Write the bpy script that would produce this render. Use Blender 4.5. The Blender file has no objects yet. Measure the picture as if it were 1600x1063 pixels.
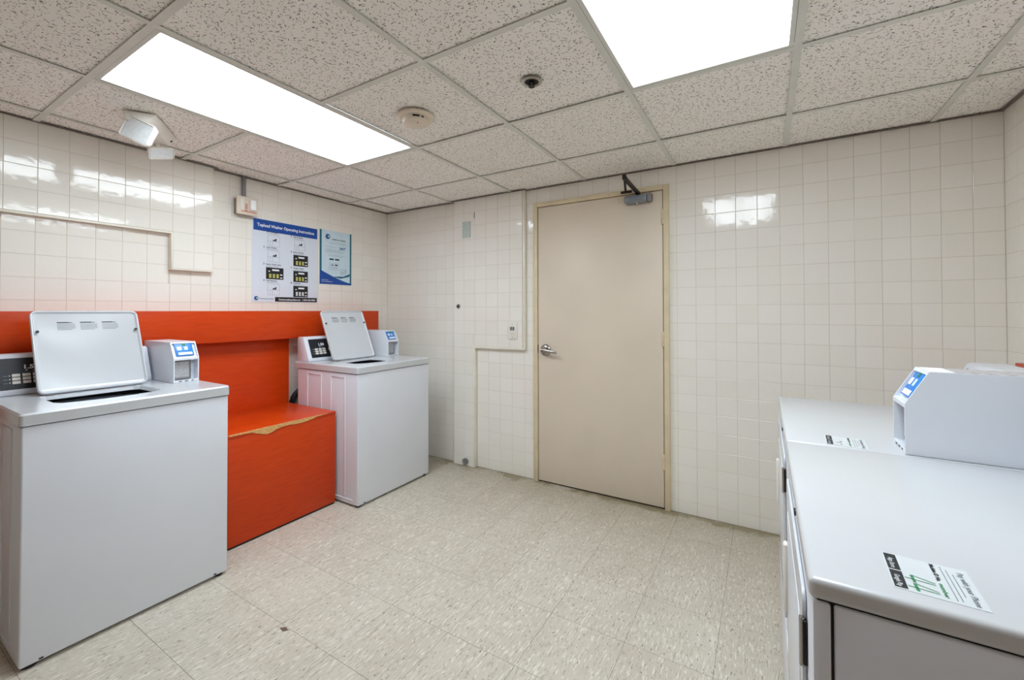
import bpy, bmesh, math, random
from mathutils import Vector, Matrix
random.seed(7)
S = bpy.context.scene
COL = S.collection
PI = math.pi
R = math.radians

# ------------------------------------------------------------------ camera, world, exposure
F_PX, YAW, PITCH, ROLL, CY, CAMH = 661.2576, 0.5374157, 0.0114888, -0.0021378, 478.663, 1.28694
fw = Vector((-math.sin(YAW)*math.cos(PITCH), math.cos(YAW)*math.cos(PITCH), math.sin(PITCH)))
rt = Vector((math.cos(YAW), math.sin(YAW), 0.0))
upv = rt.cross(fw)
r2 = rt*math.cos(ROLL) + upv*math.sin(ROLL)
u2 = upv*math.cos(ROLL) - rt*math.sin(ROLL)
camd = bpy.data.cameras.new('camera')
cam = bpy.data.objects.new('camera', camd); COL.objects.link(cam)
camd.sensor_width = 36.0
camd.lens = F_PX/1600*36.0
camd.shift_y = -(531.5-CY)/1600
camd.clip_start = 0.02
m = Matrix((r2, u2, -fw)).transposed().to_4x4(); m.translation = Vector((0, 0, CAMH))
cam.matrix_world = m
S.camera = cam
CAMP = Vector((0, 0, CAMH))

w = bpy.data.worlds.new('world'); S.world = w; w.use_nodes = True
w.node_tree.nodes['Background'].inputs[0].default_value = (0.9, 0.9, 1.0, 1)
w.node_tree.nodes['Background'].inputs[1].default_value = 0.05
S.view_settings.view_transform = 'Standard'; S.view_settings.look = 'None'
S.view_settings.gamma = 1.0; S.view_settings.use_curve_mapping = False
S.view_settings.exposure = 0.0
LAMP = 13.0
S.cycles.use_denoising = True
S.cycles.max_bounces = 10; S.cycles.diffuse_bounces = 7; S.cycles.glossy_bounces = 4
S.cycles.caustics_reflective = False; S.cycles.caustics_refractive = False

# ------------------------------------------------------------------ materials
def srgb(r, g, b):
    f = lambda c: (c/255/12.92) if c/255 <= 0.04045 else ((c/255+0.055)/1.055)**2.4
    return (f(r), f(g), f(b), 1)
class NT:
    def __init__(s, name):
        s.m = bpy.data.materials.new(name); s.m.use_nodes = True
        s.t = s.m.node_tree; s.b = s.t.nodes['Principled BSDF']; s.out = s.t.nodes['Material Output']
    def n(s, typ, **kw):
        x = s.t.nodes.new(typ)
        for k, v in kw.items():
            if k[0] == '_': x.inputs[k[1:].replace('_', ' ')].default_value = v
            else: setattr(x, k, v)
        return x
    def l(s, a, b): s.t.links.new(a, b)
    def coords(s, scale=(1, 1, 1), rot=(0, 0, 0), obj=True):
        tc = s.n('ShaderNodeTexCoord'); mp = s.n('ShaderNodeMapping')
        mp.inputs['Scale'].default_value = scale; mp.inputs['Rotation'].default_value = rot
        s.l(tc.outputs['Object' if obj else 'Generated'], mp.inputs[0]); return mp.outputs[0]
    def world(s, scale=(1, 1, 1), rnd=0.0):
        g = s.n('ShaderNodeNewGeometry'); mp = s.n('ShaderNodeMapping'); mp.inputs['Scale'].default_value = scale
        s.l(g.outputs['Position'], mp.inputs[0])
        if rnd:
            oi = s.n('ShaderNodeObjectInfo'); mu = s.n('ShaderNodeMath', operation='MULTIPLY'); mu.inputs[1].default_value = rnd
            s.l(oi.outputs['Random'], mu.inputs[0])
            cb = s.n('ShaderNodeCombineXYZ'); s.l(mu.outputs[0], cb.inputs[0]); s.l(mu.outputs[0], cb.inputs[1]); s.l(mu.outputs[0], cb.inputs[2])
            s.l(cb.outputs[0], mp.inputs['Location'])
        return mp.outputs[0]
    def noise(s, vec, scale, detail=2.0, rough=0.5):
        x = s.n('ShaderNodeTexNoise'); x.inputs['Scale'].default_value = scale
        x.inputs['Detail'].default_value = detail; x.inputs['Roughness'].default_value = rough
        s.l(vec, x.inputs['Vector']); return x.outputs['Fac']
    def ramp(s, fac, stops, interp='LINEAR'):
        x = s.n('ShaderNodeValToRGB'); x.color_ramp.interpolation = interp
        e = x.color_ramp.elements
        e[0].position, e[0].color = stops[0]; e[1].position, e[1].color = stops[-1]
        for p, c in stops[1:-1]:
            k = e.new(p); k.color = c
        s.l(fac, x.inputs[0]); return x.outputs[0]
    def mix(s, fac, a, b, typ='MIX'):
        x = s.n('ShaderNodeMix', data_type='RGBA', blend_type=typ)
        for i, v in ((0, fac), (6, a), (7, b)):
            if hasattr(v, 'is_linked') or hasattr(v, 'links'): s.l(v, x.inputs[i])
            else: x.inputs[i].default_value = v
        return x.outputs[2]
    def math(s, op, a, b=None, clamp=False):
        x = s.n('ShaderNodeMath', operation=op); x.use_clamp = clamp
        for i, v in ((0, a), (1, b)):
            if v is None: continue
            if hasattr(v, 'links'): s.l(v, x.inputs[i])
            else: x.inputs[i].default_value = v
        return x.outputs[0]
    def bump(s, h, strength, dist):
        x = s.n('ShaderNodeBump'); x.inputs['Strength'].default_value = strength; x.inputs['Distance'].default_value = dist
        s.l(h, x.inputs['Height']); s.l(x.outputs[0], s.b.inputs['Normal'])
    def set(s, color=None, rough=None, metal=None, coat=None, coat_rough=None, spec=None):
        def st(k, v):
            if v is None: return
            if hasattr(v, 'links'): s.l(v, s.b.inputs[k])
            else: s.b.inputs[k].default_value = v
        st('Base Color', color); st('Roughness', rough); st('Metallic', metal)
        st('Coat Weight', coat); st('Coat Roughness', coat_rough); st('Specular IOR Level', spec)
        return s.m
BW = lambda v: (v, v, v, 1)

def plain(name, rgb, rough=0.5, metal=0.0, var=0.04, coat=None, scale=12):
    t = NT(name); c = srgb(*rgb)
    f = t.noise(t.world(), scale, 3)
    lo = tuple(x*(1-var) for x in c[:3])+(1,); hi = tuple(min(1, x*(1+var)) for x in c[:3])+(1,)
    col = t.ramp(f, [(0.3, lo), (0.7, hi)])
    return t.set(color=col, rough=rough, metal=metal, coat=coat)

def mat_tile():
    t = NT('ceramic_wall_tile')
    v = t.world()
    oi = t.n('ShaderNodeObjectInfo')
    base = t.ramp(oi.outputs['Random'], [(0, srgb(239, 235, 226)), (0.5, srgb(241, 237, 229)), (1, srgb(242, 238, 231))])
    f = t.noise(t.world((1, 1, 1), 3.0), 240, 2)
    sp = t.ramp(f, [(0.62, BW(1.0)), (0.72, BW(0.93))])
    col = t.mix(1.0, base, sp, 'MULTIPLY')
    t.bump(t.noise(t.world((1, 1, 1), 9.0), 28, 1), 0.05, 0.01)
    return t.set(color=col, rough=0.075, spec=0.5)
def mat_grout():
    t = NT('grout'); f = t.noise(t.world(), 9, 4)
    return t.set(color=t.ramp(f, [(0.3, srgb(196, 188, 170)), (0.7, srgb(214, 207, 190))]), rough=0.85)
def mat_floor():
    t = NT('vinyl_composition_tile')
    oi = t.n('ShaderNodeObjectInfo')
    base = t.ramp(oi.outputs['Random'], [(0, srgb(202, 193, 179)), (0.5, srgb(204, 196, 182)), (1, srgb(206, 199, 185))])
    # pale streaks and dark flecks pressed along the tile direction
    a = t.noise(t.world((150, 26, 30), 5.0), 1.0, 3, 0.6)
    col = t.mix(t.ramp(a, [(0.55, BW(0)), (0.64, BW(0.85))]), base, srgb(232, 227, 216))
    b = t.noise(t.world((170, 24, 36), 11.0), 1.0, 3, 0.62)
    col = t.mix(t.ramp(b, [(0.56, BW(0)), (0.68, BW(0.65))]), col, srgb(158, 146, 128))
    c = t.noise(t.world((210, 44, 60), 17.0), 1.0, 2, 0.5)
    col = t.mix(t.ramp(c, [(0.665, BW(0)), (0.70, BW(0.85))]), col, srgb(96, 84, 70))
    d = t.noise(t.world((95, 42, 38), 23.0), 1.0, 2, 0.5)
    col = t.mix(t.ramp(d, [(0.735, BW(0)), (0.75, BW(0.9))]), col, srgb(108, 68, 42))
    e = t.noise(t.world((110, 60, 38), 31.0), 1.0, 2, 0.5)
    col = t.mix(t.ramp(e, [(0.73, BW(0)), (0.745, BW(0.9))]), col, srgb(60, 54, 48))
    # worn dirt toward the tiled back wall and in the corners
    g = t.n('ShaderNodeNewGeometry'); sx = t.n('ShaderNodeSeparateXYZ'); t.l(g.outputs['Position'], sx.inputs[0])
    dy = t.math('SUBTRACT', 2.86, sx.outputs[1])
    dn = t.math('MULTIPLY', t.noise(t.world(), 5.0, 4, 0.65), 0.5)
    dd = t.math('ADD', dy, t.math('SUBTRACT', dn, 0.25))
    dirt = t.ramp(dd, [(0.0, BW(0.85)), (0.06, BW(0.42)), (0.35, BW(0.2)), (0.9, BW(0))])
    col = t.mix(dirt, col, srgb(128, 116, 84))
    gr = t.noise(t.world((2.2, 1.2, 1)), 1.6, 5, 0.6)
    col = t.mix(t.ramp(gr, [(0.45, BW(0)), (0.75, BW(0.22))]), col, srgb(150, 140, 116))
    t.bump(t.noise(t.world(), 60, 2), 0.06, 0.004)
    rg = t.ramp(t.noise(t.world(), 7, 3), [(0.3, BW(0.36)), (0.7, BW(0.55))])
    return t.set(color=col, rough=rg, spec=0.4)
def mat_ceiling():
    t = NT('fissured_ceiling_tile')
    oi = t.n('ShaderNodeObjectInfo')
    base = t.ramp(oi.outputs['Random'], [(0, srgb(247, 245, 239)), (1, srgb(251, 249, 244))])
    def layer(cells, half_len, half_wd, bend, rnd, aniso):
        """one short curved groove in each cell, turned at random"""
        v0 = t.world((cells, cells*aniso, 1.0), rnd)
        wn = t.n('ShaderNodeTexNoise'); wn.inputs['Scale'].default_value = 2.2; wn.inputs['Detail'].default_value = 1.5; t.l(v0, wn.inputs['Vector'])
        wv = t.n('ShaderNodeVectorMath', operation='MULTIPLY_ADD'); t.l(wn.outputs['Color'], wv.inputs[0])
        wv.inputs[1].default_value = (bend, bend, 0); t.l(v0, wv.inputs[2])
        vo = t.n('ShaderNodeTexVoronoi'); vo.voronoi_dimensions = '2D'; vo.inputs['Scale'].default_value = 1.0; t.l(wv.outputs[0], vo.inputs['Vector'])
        df = t.n('ShaderNodeVectorMath', operation='SUBTRACT'); t.l(wv.outputs[0], df.inputs[0]); t.l(vo.outputs['Position'], df.inputs[1])
        sp = t.n('ShaderNodeSeparateColor'); t.l(vo.outputs['Color'], sp.inputs[0])
        ang = t.math('MULTIPLY', sp.outputs[0], PI)
        sx = t.n('ShaderNodeSeparateXYZ'); t.l(df.outputs[0], sx.inputs[0])
        c, s_ = t.math('COSINE', ang), t.math('SINE', ang)
        al = t.math('ABSOLUTE', t.math('ADD', t.math('MULTIPLY', sx.outputs[0], c), t.math('MULTIPLY', sx.outputs[1], s_)))
        pe = t.math('ABSOLUTE', t.math('SUBTRACT', t.math('MULTIPLY', sx.outputs[1], c), t.math('MULTIPLY', sx.outputs[0], s_)))
        ln = t.math('MULTIPLY', t.math('ADD', sp.outputs[1], 0.35), half_len)
        m1 = t.math('LESS_THAN', al, ln)
        m2 = t.ramp(pe, [(0.0, BW(1)), (half_wd, BW(1)), (half_wd*1.8, BW(0))])
        on = t.math('GREATER_THAN', sp.outputs[2], 0.30)
        return t.math('MULTIPLY', t.math('MULTIPLY', m1, m2), on)
    mk = t.math('MAXIMUM', layer(48, 0.34, 0.045, 0.9, 7.0, 1.25), layer(64, 0.15, 0.060, 0.6, 19.0, 1.1))
    col = t.mix(t.math('MULTIPLY', mk, 0.92), base, srgb(88, 82, 76))
    fine = t.ramp(t.noise(t.world(), 260, 2), [(0.36, BW(0.93)), (0.48, BW(1.0))])
    col = t.mix(1.0, col, fine, 'MULTIPLY')
    st = t.noise(t.world(), 3.0, 4)
    col = t.mix(t.ramp(st, [(0.60, BW(0)), (0.8, BW(0.2))]), col, srgb(206, 192, 164))
    t.bump(t.math('MULTIPLY', mk, -1.0), 0.35, 0.003)
    return t.set(color=col, rough=0.95, spec=0.1)
def mat_laminate(name='orange_laminate', lo=(194, 58, 10), hi=(208, 68, 14), rough=0.3):
    t = NT(name)
    f = t.noise(t.world((2, 2, 14)), 5, 5, 0.6)
    col = t.ramp(f, [(0.3, srgb(*lo)), (0.7, srgb(*hi))])
    s_ = t.noise(t.world((40, 3, 3)), 3, 4, 0.7)
    col = t.mix(t.ramp(s_, [(0.66, BW(0)), (0.8, BW(0.12))]), col, srgb(226, 120, 74))
    t.bump(t.noise(t.world(), 90, 2), 0.03, 0.002)
    return t.set(color=col, rough=rough, spec=0.3)
def mat_enamel(name, rgb, rough=0.28):
    t = NT(name); f = t.noise(t.world(), 4, 3)
    c = srgb(*rgb); lo = tuple(x*0.97 for x in c[:3])+(1,)
    t.bump(t.noise(t.world(), 320, 1), 0.02, 0.001)
    return t.set(color=t.ramp(f, [(0.3, lo), (0.7, c)]), rough=rough, coat=0.25, coat_rough=0.2)
def mat_emit(name, strength):
    t = NT(name)
    # acrylic lens lit by two tubes running along its length, dimmer towards the ends
    g = t.n('ShaderNodeTexCoord'); sx = t.n('ShaderNodeSeparateXYZ'); t.l(g.outputs['Generated'], sx.inputs[0])
    c = t.math('COSINE', t.math('MULTIPLY', t.math('SUBTRACT', sx.outputs[0], 0.25), 4*PI))
    k = t.math('ADD', t.math('MULTIPLY', c, 0.12), 0.95)
    e = t.math('MULTIPLY', k, strength)
    t.b.inputs['Emission Color'].default_value = (0.85, 0.955, 1.03, 1)
    t.l(e, t.b.inputs['Emission Strength'])
    return t.set(color=(0.9, 0.9, 0.9, 1), rough=0.4)
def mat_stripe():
    t = NT('grey_diagonal_stripes'); v = t.world()
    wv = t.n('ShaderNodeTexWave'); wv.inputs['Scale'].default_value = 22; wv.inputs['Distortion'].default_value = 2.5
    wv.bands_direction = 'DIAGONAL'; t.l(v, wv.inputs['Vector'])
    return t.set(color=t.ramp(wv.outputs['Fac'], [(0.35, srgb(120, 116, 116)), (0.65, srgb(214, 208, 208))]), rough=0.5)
def mat_glass():
    t = NT('clear_lens')
    t.b.inputs['Transmission Weight'].default_value = 0.85
    return t.set(color=(0.95, 0.96, 1, 1), rough=0.12)

M = dict(
    tile=mat_tile(), grout=mat_grout(), floor=mat_floor(), ceil=mat_ceiling(), orange=mat_laminate(),
    bull=plain('bullnose_trim', (240, 235, 222), 0.25), beige=plain('painted_door', (223, 210, 192), 0.42, var=0.03, scale=3),
    frame=plain('painted_frame', (218, 202, 170), 0.45, var=0.06), rail=plain('ceiling_rail_grey', (220, 221, 214), 0.5),
    white=mat_enamel('white_enamel', (224, 228, 237)), white2=mat_enamel('white_enamel_top', (204, 207, 211), 0.22),
    white3=mat_enamel('white_enamel_dryer_top', (201, 203, 206), 0.24),
    coin=mat_enamel('coin_box_enamel', (228, 232, 239), 0.35),
    black=plain('black_plastic', (24, 29, 36), 0.5), ink=plain('black_ink', (22, 22, 26), 0.6),
    dark=plain('dark_void', (14, 14, 15), 0.7), steel=plain('brushed_steel', (176, 172, 166), 0.22, 1.0),
    darkmetal=plain('dark_bronze', (34, 26, 22), 0.45, 0.4), closer=plain('aluminium_paint', (138, 146, 154), 0.35, 0.5),
    grey=plain('grey_steel', (132, 132, 134), 0.45, 0.3), greyprint=plain('grey_print', (120, 124, 132), 0.7),
    blue=plain('blue_print', (14, 74, 160), 0.4), blue2=plain('blue_label', (30, 128, 214), 0.35), teal=plain('teal_print', (34, 104, 124), 0.45),
    paper=plain('poster_paper', (220, 226, 238), 0.4, var=0.015), paper2=plain('pale_blue_paper', (206, 228, 240), 0.4),
    cream=plain('cream_plastic', (226, 214, 196), 0.4), plastic=plain('white_plastic', (232, 228, 220), 0.35),
    red=plain('red_print', (190, 34, 44), 0.5), yellow=plain('yellow_print', (210, 208, 110), 0.6), green=plain('green_marker', (52, 130, 84), 0.6),
    wood=plain('bare_particle_board', (214, 166, 104), 0.85, var=0.3, scale=90), whiteprint=plain('white_print', (240, 242, 246), 0.5),
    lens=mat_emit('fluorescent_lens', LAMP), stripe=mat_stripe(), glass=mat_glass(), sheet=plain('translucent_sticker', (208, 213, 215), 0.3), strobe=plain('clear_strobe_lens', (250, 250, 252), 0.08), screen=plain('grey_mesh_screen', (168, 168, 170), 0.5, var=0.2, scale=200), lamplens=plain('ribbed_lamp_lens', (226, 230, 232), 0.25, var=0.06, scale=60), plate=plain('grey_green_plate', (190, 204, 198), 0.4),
    pewter=plain('pewter_paint', (120, 112, 104), 0.4, 0.4), taupe=plain('taupe_wall', (156, 124, 108), 0.7),
)

# ------------------------------------------------------------------ helpers
def link(name, me, mat=None, parent=None, mats=None):
    o = bpy.data.objects.new(name, me); COL.objects.link(o)
    if mat is not None and me is not None and not me.materials: me.materials.append(mat)
    if parent is not None: o.parent = parent
    return o
def empty(name, loc=(0, 0, 0), rotz=0.0):
    o = bpy.data.objects.new(name, None); COL.objects.link(o); o.location = loc; o.rotation_euler = (0, 0, rotz)
    o.empty_display_size = 0.1; return o
def tag(o, label=None, cat=None, group=None, kind=None):
    for k, v in (('label', label), ('category', cat), ('group', group), ('kind', kind)):
        if v: o[k] = v
    return o
def finish(bm, smooth=True, ang=40):
    me = bpy.data.meshes.new('mesh'); bmesh.ops.recalc_face_normals(bm, faces=bm.faces[:]); bm.to_mesh(me); bm.free()
    if smooth:
        for p in me.polygons: p.use_smooth = True
        me.set_sharp_from_angle(angle=R(ang))
    return me
def bm_box(bm, x0, x1, y0, y1, z0, z1, bev=0.0, seg=2, mat=None):
    r = bmesh.ops.create_cube(bm, size=1.0); vs = r['verts']
    for v in vs:
        v.co = Vector(((x0+x1)/2+v.co.x*(x1-x0), (y0+y1)/2+v.co.y*(y1-y0), (z0+z1)/2+v.co.z*(z1-z0)))
        if mat: v.co = mat @ v.co
    if bev > 0:
        es = list({e for v in vs for e in v.link_edges})
        bmesh.ops.bevel(bm, geom=es, offset=bev, segments=seg, profile=0.5, affect='EDGES')
def box(name, mat, x0, x1, y0, y1, z0, z1, bev=0.0, parent=None, seg=2, ang=40):
    bm = bmesh.new(); bm_box(bm, x0, x1, y0, y1, z0, z1, bev, seg)
    return link(name, finish(bm, bev > 0, ang), mat, parent)
def boxes(name, mat, lst, parent=None, bev=0.0):
    bm = bmesh.new()
    for b in lst: bm_box(bm, *b, bev)
    return link(name, finish(bm, bev > 0), mat, parent)
def bm_cyl(bm, c, axis, r0, r1, L, seg=24):
    q = Vector((0, 0, 1)).rotation_difference(Vector(axis)).to_matrix().to_4x4()
    q.translation = Vector(c)+Vector(axis).normalized()*L/2
    bmesh.ops.create_cone(bm, cap_ends=True, segments=seg, radius1=r0, radius2=r1, depth=L, matrix=q)
def cyl(name, mat, c, axis, r, L, parent=None, seg=24, r1=None):
    bm = bmesh.new(); bm_cyl(bm, c, axis, r, r if r1 is None else r1, L, seg)
    return link(name, finish(bm), mat, parent)
def lathe(name, mat, prof, loc=(0, 0, 0), parent=None, seg=32, rot=None):
    bm = bmesh.new(); rings = []
    for r, z in prof:
        if r < 1e-6: rings.append([bm.verts.new((0, 0, z))])
        else: rings.append([bm.verts.new((r*math.cos(2*PI*i/seg), r*math.sin(2*PI*i/seg), z)) for i in range(seg)])
    for a, b in zip(rings, rings[1:]):
        for i in range(seg):
            j = (i+1) % seg
            if len(a) == 1 and len(b) == 1: continue
            if len(a) == 1: bm.faces.new((a[0], b[i], b[j]))
            elif len(b) == 1: bm.faces.new((a[i], a[j], b[0]))
            else: bm.faces.new((a[i], a[j], b[j], b[i]))
    if rot is not None: bmesh.ops.transform(bm, matrix=rot, verts=bm.verts[:])
    o = link(name, finish(bm), mat, parent); o.location = loc; return o
def tube(name, mat, pts, r, parent=None, seg=10):
    bm = bmesh.new(); pts = [Vector(p) for p in pts]; rings = []
    # Catmull-Rom smoothing
    P = [pts[0]]+pts+[pts[-1]]; sm = []
    for i in range(1, len(P)-2):
        for k in range(6):
            t = k/6; a, b, c, d = P[i-1], P[i], P[i+1], P[i+2]
            sm.append(0.5*((2*b)+(c-a)*t+(2*a-5*b+4*c-d)*t*t+(3*b-a-3*c+d)*t**3))
    sm.append(pts[-1])
    up = Vector((0.13, 0.21, 1)).normalized()
    for i, p in enumerate(sm):
        d = (sm[min(i+1, len(sm)-1)]-sm[max(i-1, 0)]).normalized()
        s_ = d.cross(up)
        if s_.length < 1e-3: s_ = d.cross(Vector((1, 0, 0)))
        s_.normalize(); n = s_.cross(d)
        rings.append([bm.verts.new(p+s_*r*math.cos(2*PI*k/seg)+n*r*math.sin(2*PI*k/seg)) for k in range(seg)])
    for a, b in zip(rings, rings[1:]):
        for k in range(seg): bm.faces.new((a[k], a[(k+1) % seg], b[(k+1) % seg], b[k]))
    bm.faces.new(rings[0]); bm.faces.new(rings[-1][::-1])
    return link(name, finish(bm), mat, parent)
def prism(name, mat, poly, axis, a0, a1, parent=None, bev=0.0, bm=None, seg=2):
    """poly: 2-D outline; axis 'x' -> outline is (y,z) swept x a0..a1; 'y' -> (x,z); 'z' -> (x,y)"""
    own = bm is None
    if own: bm = bmesh.new()
    mk = {'x': lambda p, a: (a, p[0], p[1]), 'y': lambda p, a: (p[0], a, p[1]), 'z': lambda p, a: (p[0], p[1], a)}[axis]
    A = [bm.verts.new(mk(p, a0)) for p in poly]; B = [bm.verts.new(mk(p, a1)) for p in poly]
    fs = [bm.faces.new(A), bm.faces.new(B[::-1])]
    n = len(poly)
    for i in range(n): fs.append(bm.faces.new((A[i], B[i], B[(i+1) % n], A[(i+1) % n])))
    if bev: bmesh.ops.bevel(bm, geom=list({e for f in fs for e in f.edges}), offset=bev, segments=seg, profile=0.5, affect='EDGES')
    if own: return link(name, finish(bm, bev > 0), mat, parent)
def rrect(x0, x1, y0, y1, r, n=5):
    pts = []
    for cx, cy, a0 in ((x1-r, y0+r, -90), (x1-r, y1-r, 0), (x0+r, y1-r, 90), (x0+r, y0+r, 180)):
        for i in range(n+1):
            a = R(a0+90*i/n); pts.append((cx+r*math.cos(a), cy+r*math.sin(a)))
    return pts
_TXT = {}
def text_mesh(s, size, bold=0.0):
    k = (s, size, bold)
    if k in _TXT: return _TXT[k].copy()
    cu = bpy.data.curves.new('t', 'FONT'); cu.body = s; cu.size = size; cu.offset = bold; cu.resolution_u = 2
    o = bpy.data.objects.new('t', cu); COL.objects.link(o)
    dg = bpy.context.evaluated_depsgraph_get()
    me = bpy.data.meshes.new_from_object(o.evaluated_get(dg)); me.materials.clear()
    bpy.data.objects.remove(o); _TXT[k] = me
    return me.copy()
def text(name, s, mat, x, z, y, size, parent, width=None, bold=0.0):
    """flat lettering facing -y of the parent's frame, lower-left corner at (x, z)"""
    me = text_mesh(s, size, bold)
    xs = [v.co.x for v in me.vertices]; sx = 1.0
    if width: sx = width/(max(xs)-min(xs))
    x0 = min(xs)
    for v in me.vertices: v.co = Vector(((v.co.x-x0)*sx+x, y, v.co.y+z))
    return link(name, me, mat, parent)
def quads(name, mat, lst, y, parent, th=0.0004):
    """printed rectangles (x0,x1,z0,z1) facing -y"""
    bm = bmesh.new()
    for x0, x1, z0, z1 in lst: bm_box(bm, x0, x1, y, y+th, z0, z1)
    return link(name, finish(bm, False), mat, parent)

# ------------------------------------------------------------------ room dimensions (metres)
XL, XR, YB, YF, ZC = -3.11, 0.972, 2.878, -1.6, 2.2209
PT = 0.1122          # wall tile pitch, horizontal
PV = 0.1129          # wall tile course height
Z0 = 0.0788          # top of the cut course on the floor
DX0, DX1, DZ = -1.512, -0.525, 2.108        # door frame, outside
CH_X0, CH_X1, CH_XS, CH_Z, CH_Y = -2.276, -1.583, -2.055, 0.985, 2.843   # tiled pipe chase on the back wall
BK_X, BK_Y1, BK_YS, BK_Z, BK_ZS = -3.068, 1.366, 1.138, 1.762, 1.542      # bulkhead on the left wall

wall_back = boxes('wall_back', M['grout'], [(XL-0.1, DX0+0.01, YB+0.0014, YB+0.12, 0, 2.34), (DX1-0.01, XR+0.1, YB+0.0014, YB+0.12, 0, 2.34),
                                       (DX0+0.01, DX1-0.01, YB+0.0014, YB+0.12, DZ-0.01, 2.34), (DX0, DX1, YB+0.09, YB+0.12, 0, DZ)])
tag(wall_back, 'back wall of square glazed cream tiles around the door', kind='structure')
wall_left = box('wall_left', M['grout'], XL-0.12, XL-0.0014, YF, YB+0.1, 0, 2.34)
tag(wall_left, 'left wall of square glazed cream tiles behind the washers', kind='structure')
wall_right = box('wall_right', M['grout'], XR+0.0014, XR+0.12, YF, YB+0.1, 0, 2.34)
tag(wall_right, 'right wall of square glazed cream tiles behind the dryers', kind='structure')
wall_front = box('wall_front', M['taupe'], XL-0.12, XR+0.12, YF-0.1, YF, 0, 2.34)
tag(wall_front, 'plain taupe wall behind the viewer', kind='structure')
floor = box('floor', plain('floor_joint', (92, 82, 68), 0.9), XL-0.1, XR+0.1, YF-0.1, YB+0.12, -0.08, -0.0012)
tag(floor, 'floor of speckled beige vinyl tiles', kind='structure')
ceiling = box('ceiling', plain('plenum', (70, 66, 60), 0.9), XL-0.1, XR+0.1, YF-0.1, YB+0.12, 2.335, 2.40)
tag(ceiling, 'dropped ceiling of fissured tiles in a grey grid', kind='structure')
# tiled pipe chase on the back wall (L shape) and its rounded edge trims
chase = empty('pipe_chase'); tag(chase, 'L-shaped tiled pipe chase projecting from the back wall left of the door', kind='structure')
prism('chase_body', M['bull'], [(CH_X0, 0), (CH_XS, 0), (CH_XS, CH_Z), (CH_X1, CH_Z), (CH_X1, ZC), (CH_X0, ZC)], 'y', CH_Y+0.0018, YB+0.001, chase, bev=0.0016)
e_ = 0.0125
prism('grout_bed', M['grout'], [(CH_X0+0.006, 0), (CH_XS-e_, 0), (CH_XS-e_, CH_Z+e_), (CH_X1-e_, CH_Z+e_), (CH_X1-e_, ZC), (CH_X0+0.006, ZC)], 'y', CH_Y+0.0013, CH_Y+0.004, chase)
bulk = empty('bulkhead'); tag(bulk, 'stepped tiled bulkhead projecting from the top of the left wall', kind='structure')
prism('bulkhead_body', M['bull'], [(YF+0.01, BK_Z), (BK_YS, BK_Z), (BK_YS, BK_ZS), (BK_Y1, BK_ZS), (BK_Y1, ZC), (YF+0.01, ZC)], 'x', XL-0.001, BK_X-0.0018, bulk, bev=0.0016)

e_ = 0.0085
prism('grout_bed', M['grout'], [(YF+0.01, BK_Z+e_), (BK_YS+e_, BK_Z+e_), (BK_YS+e_, BK_ZS+e_), (BK_Y1-e_, BK_ZS+e_), (BK_Y1-e_, ZC), (YF+0.01, ZC)], 'x', BK_X-0.004, BK_X-0.0013, bulk)

# ------------------------------------------------------------------ picking which tiles show largest
AABB = [((-2.97, 0.40, 0), (-2.27, 1.085, 0.93)), ((-2.97, 1.86, 0), (-2.27, 2.55, 0.93)), ((-3.1, 1.18, 0), (-2.48, 1.86, 0.617)),
        ((0.05, 0.70, 0), (0.74, 2.085, 0.93)), ((-3.105, -0.3, 1.088), (-2.98, 2.655, 1.29)), ((-3.1, 0.2, 0), (-3.06, 1.87, 1.1))]
def hidden(p):
    for lo, hi in AABB:
        t0, t1 = 0.0, 0.985; ok = True
        for k in range(3):
            d = p[k]-CAMP[k]
            if abs(d) < 1e-9:
                if CAMP[k] < lo[k] or CAMP[k] > hi[k]: ok = False; break
            else:
                a, b = (lo[k]-CAMP[k])/d, (hi[k]-CAMP[k])/d
                if a > b: a, b = b, a
                t0, t1 = max(t0, a), min(t1, b)
        if ok and t0 < t1: return True
    return False
def score(p, n, area, mg=40):
    """projected size of a piece in the photograph's pixels, 0 when out of frame or behind a thing"""
    d = p-CAMP; z = d.dot(fw)
    if z < 0.05: return 0
    u = 800+F_PX*d.dot(r2)/z; v = CY-F_PX*d.dot(u2)/z
    if not (-mg < u < 1600+mg and -mg < v < 1063+mg): return 0
    if hidden(p): return 0
    return max(0, -d.normalized().dot(n))*area/(d.length_squared)*(F_PX**2)+1e-6

# ------------------------------------------------------------------ wall tiles, each a piece of its own
_TM = {}
G = 0.0016
def tile_mesh(wd, ht, bm=None, mat=None, th=0.007, ch=0.0011, dz=0.0006):
    key = (round(wd, 4), round(ht, 4), th)
    if bm is None and key in _TM: return _TM[key]
    own = bm is None
    if own: bm = bmesh.new()
    X, Z = wd/2-G/2, ht/2-G/2
    rings = []
    for inx, y in ((0, th), (0, dz), (ch, 0)):
        rings.append([Vector((sx*(X-inx), y, sz*(Z-inx))) for sx, sz in ((-1, -1), (1, -1), (1, 1), (-1, 1))])
    vs = [[bm.verts.new(mat @ c if mat else c) for c in r] for r in rings]
    for a, b in zip(vs, vs[1:]):
        for i in range(4): bm.faces.new((a[i], a[(i+1) % 4], b[(i+1) % 4], b[i]))
    bm.faces.new(vs[2])
    if own:
        me = finish(bm, False); me.materials.append(M['tile']); _TM[key] = me; return me
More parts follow.
